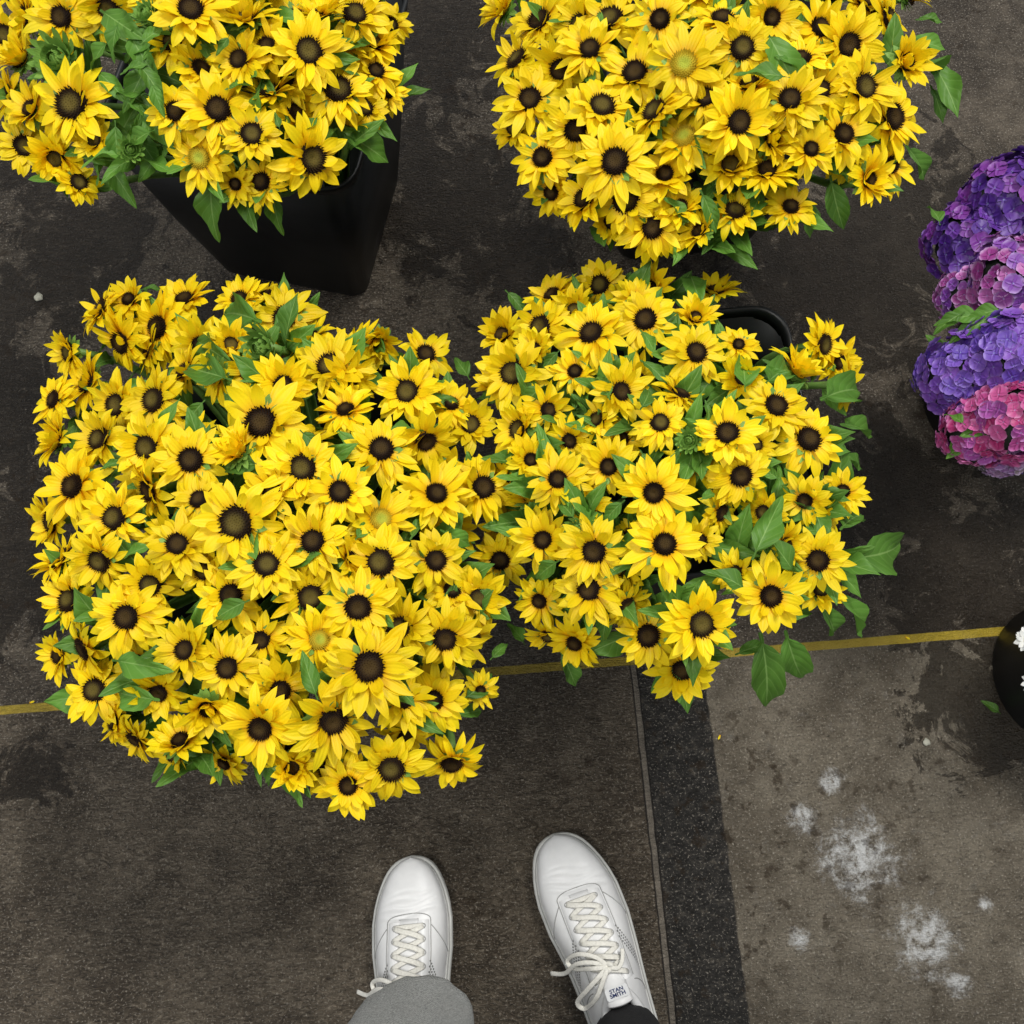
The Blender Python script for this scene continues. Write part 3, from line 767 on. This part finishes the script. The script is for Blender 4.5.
def sleeve(name,rings,mat,seg=64,thick=.004,lobe=0,tilt=0,rag=0):
    V=[];Fc=[]
    for i,(c,rx,ry) in enumerate(rings):
        for k in range(seg):
            a=2*math.pi*k/seg; wob=1+.03*math.sin(3*a+i*.5)+lobe*(max(0,math.cos(a-math.radians(60)))**2-.3*max(0,math.cos(a-math.radians(135)))**2)*max(0,1-i/6)+.012*math.sin(11*a+i)
            x=c[0]+rx*wob*math.cos(a)
            V.append((x,c[1]+ry*wob*math.sin(a)+(rag*math.sin(17*a)*math.sin(5*a) if i<3 else 0),c[2]+(tilt*(x-c[0]) if i<3 else 0)))
    for i in range(len(rings)-1):
        for k in range(seg): Fc.append((i*seg+k,i*seg+(k+1)%seg,(i+1)*seg+(k+1)%seg,(i+1)*seg+k))
    o=add(name,mesh(name,V,Fc,mat),person)
    md=o.modifiers.new("t",'SOLIDIFY'); md.thickness=thick; md.offset=-1
    return o
AL=ankle(toeL,aL,.236); AR=ankle(toeR,aR,.236)
sleeve("trouser_leg",[((-.116,-.257,.140),.063,.058),((-.116,-.257,.147),.068,.063),((-.116,-.257,.158),.069,.063),((-.117,-.263,.21),.068,.062),((-.117,-.28,.32),.072,.068),((-.115,-.305,.48),.075,.076),((-.09,-.345,.66),.09,.095),((-.062,-.395,.82),.108,.13)],M_knit,lobe=.28,tilt=-.3,rag=.0015)
sleeve("trouser_leg",[((AR.x+.012,AR.y-.065,.21),.064,.066),((AR.x+.012,AR.y-.065,.22),.066,.068),((.165,-.33,.33),.069,.070),((.165,-.35,.48),.075,.078),((.13,-.365,.66),.09,.095),((.10,-.395,.82),.108,.13)],M_knit)
sleeve("trouser_seat",[((.02,-.40,.78),.185,.125),((.02,-.40,.88),.18,.14),((.02,-.41,.98),.165,.135),((.02,-.41,1.02),.16,.13)],M_knit)
for A in(AL,AR):
    sleeve("sock",[((A.x,A.y,.06),.036,.038),((A.x,A.y,.09),.037,.040),((A.x,A.y-.002,.12),.038,.040),((A.x,A.y-.012,.17),.043,.045),((A.x,A.y-.025,.22),.048,.050),((A.x,A.y-.04,.28),.056,.060)],M_sock,thick=.002)

# ---------------- floor ----------------
RA=math.radians(4.5)
fo=Vector((.162,.180,0))
f=NT("worn_market_concrete"); o_=f.obj(); s=f.node("ShaderNodeSeparateXYZ",{},Vector=o_); u,v=s.outputs[0],s.outputs[1]
n1=f.noise(o_,2.2,8,.6,.4); n2=f.noise(o_,7,8,.7); n3=f.noise(o_,70,6,.75); n4=f.noise(o_,340,3,.65); n5=f.noise(o_,22,8,.75,.5)
wob=f.math('MULTIPLY',f.math('SUBTRACT',f.noise(o_,30,4),.5),.008)
uw=f.math('ADD',u,wob); vw=f.math('ADD',v,wob)
mp=f.node("ShaderNodeMapping",{},Vector=o_,Scale=(1,2.6,1),Rotation=(0,0,.25)); rip=f.noise(mp.outputs[0],62,4,.55,2.4)
left=f.mix(f.ramp(n2,.35,.65),(.085,.064,.043),(.205,.165,.118))
left=f.mix(f.math('MULTIPLY',f.ramp(n5,.48,.62),.4),left,(.060,.043,.027))
right=f.mix(f.ramp(n2,.35,.65),(.130,.106,.075),(.285,.246,.185))
right=f.mix(f.math('MULTIPLY',f.ramp(n5,.48,.66),.45),right,(.095,.075,.050))
top=f.mix(f.ramp(n2,.35,.65),(.070,.055,.040),(.190,.155,.115))
top=f.mix(f.math('MULTIPLY',f.ramp(n5,.45,.6),.45),top,(.045,.033,.022))
isR=f.ramp(uw,.0915,.0945); isT=f.ramp(vw,-.003,.003)
strip=f.mix(f.ramp(n3,.35,.7),(.022,.020,.018),(.075,.068,.059))
isS=f.math('MULTIPLY',f.ramp(uw,.0,.003),f.math('SUBTRACT',1,isR))
c=f.mix(isR,left,right); c=f.mix(isS,c,strip); c=f.mix(isT,c,top)
noS=f.math('SUBTRACT',1,f.math('MULTIPLY',isS,f.math('SUBTRACT',1,isT)))
rs_=f.math('MULTIPLY',noS,f.math('SUBTRACT',1,f.math('MULTIPLY',isR,.6)))
c=f.mix(f.math('MULTIPLY',f.math('MULTIPLY',f.ramp(rip,.52,.64),rs_),.42),c,(.38,.32,.24))  # ripple crests lightened, troughs darkened below: relief shading painted into the colour
c=f.mix(f.math('MULTIPLY',f.math('MULTIPLY',f.ramp(rip,.46,.34),rs_),.62),c,(.028,.019,.011))
c=f.mix(f.math('MULTIPLY',f.ramp(n3,.52,.72),.35),c,(.32,.265,.19))
c=f.mix(f.math('MULTIPLY',f.ramp(n3,.46,.30),.55),c,(.022,.016,.010))
c=f.mix(f.math('MULTIPLY',f.ramp(n4,.57,.66),.62),c,(.60,.54,.45))  # pale speckle paints damp glints into the colour
c=f.mix(f.math('MULTIPLY',f.ramp(n4,.44,.30),.65),c,(.018,.013,.009))
def spot(px,py,rad,asp=1.0):
    p=P(px,py,0)-fo; x=p.x*math.cos(RA)+p.y*math.sin(RA); y=-p.x*math.sin(RA)+p.y*math.cos(RA)
    du=f.math('SUBTRACT',u,x); dv=f.math('MULTIPLY',f.math('SUBTRACT',v,y),asp)
    d=f.math('SQRT',f.math('ADD',f.math('MULTIPLY',du,du),f.math('MULTIPLY',dv,dv)))
    return f.math('DIVIDE',d,rad)
def addmax(a,b): return f.math('MAXIMUM',a,b)
nb=f.noise(o_,18,9,.75,.8); nc=f.noise(o_,34,9,.85,.4)
wm=None
for px,py,r in [(858,856,.050),(925,940,.042),(803,818,.020),(832,782,.016),(985,905,.010),(960,985,.016),(800,940,.014)]:
    q=f.ramp(f.math('ADD',spot(px,py,r),f.math('MULTIPLY',f.math('SUBTRACT',nc,.5),4.2)),1.15,.15)
    wm=q if wm is None else addmax(wm,q)
c=f.mix(f.math('MULTIPLY',f.math('MULTIPLY',wm,f.ramp(n3,.36,.58)),1.0),c,(.84,.84,.83))
c=f.mix(f.math('MULTIPLY',f.math('MULTIPLY',f.ramp(nc,.54,.74),isR),f.math('MULTIPLY',f.math('SUBTRACT',1,isT),.38)),c,(.50,.49,.46))
wet_shade=None
for px,py,r in [(455,205,.12),(510,250,.09),(90,240,.11),(60,290,.08),(230,320,.08),(900,500,.12),(960,560,.12),(850,270,.20),(20,560,.13),(0,420,.11),(930,620,.06),(35,775,.045),(975,700,.09),(430,30,.16),(890,210,.14),(10,300,.06),(980,600,.10),(400,150,.09),(1000,740,.05),(40,150,.10)]:  # wet stains; the widest spot also paints the bouquets' shadow on the floor
    q=f.ramp(f.math('ADD',spot(px,py,r),f.math('MULTIPLY',f.math('SUBTRACT',nb,.5),5.0)),1.02,.84)
    wet_shade=q if wet_shade is None else addmax(wet_shade,q)
c=f.mix(f.math('MULTIPLY',wet_shade,.76),c,(.016,.010,.005))
gr=f.math('MULTIPLY',f.ramp(f.noise(o_,45,4,.6),.57,.64),f.ramp(n1,.42,.6))
c=f.mix(f.math('MULTIPLY',gr,.7),c,(.036,.020,.007))
jt=f.math('ABSOLUTE',f.math('ADD',u,f.math('MULTIPLY',wob,.5)))
jm=f.math('MULTIPLY',f.ramp(jt,.0042,.0032),f.ramp(v,.004,-.004))
je=f.math('MULTIPLY',f.ramp(f.math('ABSOLUTE',f.math('SUBTRACT',jt,.0045)),.0016,.0004),f.ramp(v,.004,-.004))
c=f.mix(f.math('MULTIPLY',jm,.85),c,f.mix(n3,(.15,.125,.10),(.42,.37,.30)))
c=f.mix(f.math('MULTIPLY',je,.85),c,(.018,.013,.010))
lm=f.math('MULTIPLY',f.ramp(f.math('ABSOLUTE',f.math('ADD',v,f.math('MULTIPLY',wob,.35))),.0066,.0050),f.ramp(f.math('ADD',n3,f.math('MULTIPLY',n2,.5)),.42,.64))
c=f.mix(f.math('MULTIPLY',lm,.86),c,(.66,.48,.05))
f.put(f.b.inputs["Base Color"],c)
ro=f.math('SUBTRACT',f.math('ADD',.24,f.math('MULTIPLY',n3,.45)),f.math('MULTIPLY',wet_shade,.16))
f.put(f.b.inputs["Roughness"],ro)
hh=f.math('ADD',f.math('MULTIPLY',rip,f.math('SUBTRACT',1.8,isR)),f.math('ADD',f.math('MULTIPLY',n4,1.0),f.math('MULTIPLY',jm,-1.5)))
f.bump(hh,1.0,.009)
fm=mesh("floor",[(-4,-4,0),(4,-4,0),(4,4,0),(-4,4,0)],[(0,1,2,3)],f.m,None,False)
fl=add("floor",fm); fl.location=fo; fl.rotation_euler=(0,0,RA); tag(fl,"worn wet concrete floor with yellow painted line and joint","floor",kind="structure")

# ---------------- debris ----------------
FP,ff_,fc=[],[],[]
petal(FP,ff_,fc,0,1,.2,0,.1,.3,.02)
FALL=mesh("fallen_petal_shape",FP,ff_,M_pet,fc)
for px,py in [(30,703),(905,637),(720,735)]:
    p=P(px,py,.0); o=add("fallen_petal",FALL); o.location=p+Vector((0,0,.0015)); o.scale=(.007,.007,.005); o.rotation_euler=(0,0,rs.random()*6)
    tag(o,"small yellow petal fallen on the concrete floor","petal","fallen petals on the floor")
p=P(1000,714,0); o=add("fallen_leaf",LEAVES[0]); o.location=p+Vector((0,0,.002)); o.scale=(.03,.03,.02); o.rotation_euler=(0,0,2.4); tag(o,"small green leaf fallen on the concrete floor","leaf")
import bmesh
bm=bmesh.new(); bmesh.ops.create_icosphere(bm,subdivisions=3,radius=.006)
for v_ in bm.verts: v_.co*=1+.12*math.sin(v_.co.x*700+v_.co.y*500); v_.co.z*=.55
me=bpy.data.meshes.new("pebble"); bm.to_mesh(me); bm.free(); me.materials.append(simple("pebble_stone",(.45,.44,.36),.7,200,.3))
for px,py,sc in [(40,298,1.1),(926,742,.8)]:
    o=add("pebble",me); p=P(px,py,0); o.location=p+Vector((0,0,.0033*sc)); o.scale=(sc,sc,sc); tag(o,"small pale pebble lying on the concrete floor","pebble","pebbles on the floor")

# ---------------- lights ----------------
def area(loc,target,sx,sy,e,col):
    l=bpy.data.lights.new("ceiling_lamp",'AREA'); l.shape='RECTANGLE'; l.size=sx; l.size_y=sy; l.energy=e; l.color=col
    o=bpy.data.objects.new("ceiling_lamp_light",l); coll.objects.link(o); o.location=loc
    o.rotation_euler=(Vector(target)-Vector(loc)).to_track_quat('-Z','Y').to_euler()
area((.9,1.3,3.4),(0,.3,0),1.0,.4,86,(1,.98,.94))
area((-1.0,-.4,3.4),(0,.4,0),1.2,.4,46,(1,.99,.96))
w=bpy.data.worlds.new("world"); scn.world=w; w.use_nodes=True; w.node_tree.nodes["Background"].inputs[0].default_value=(.94,.97,1,1); w.node_tree.nodes["Background"].inputs[1].default_value=.42
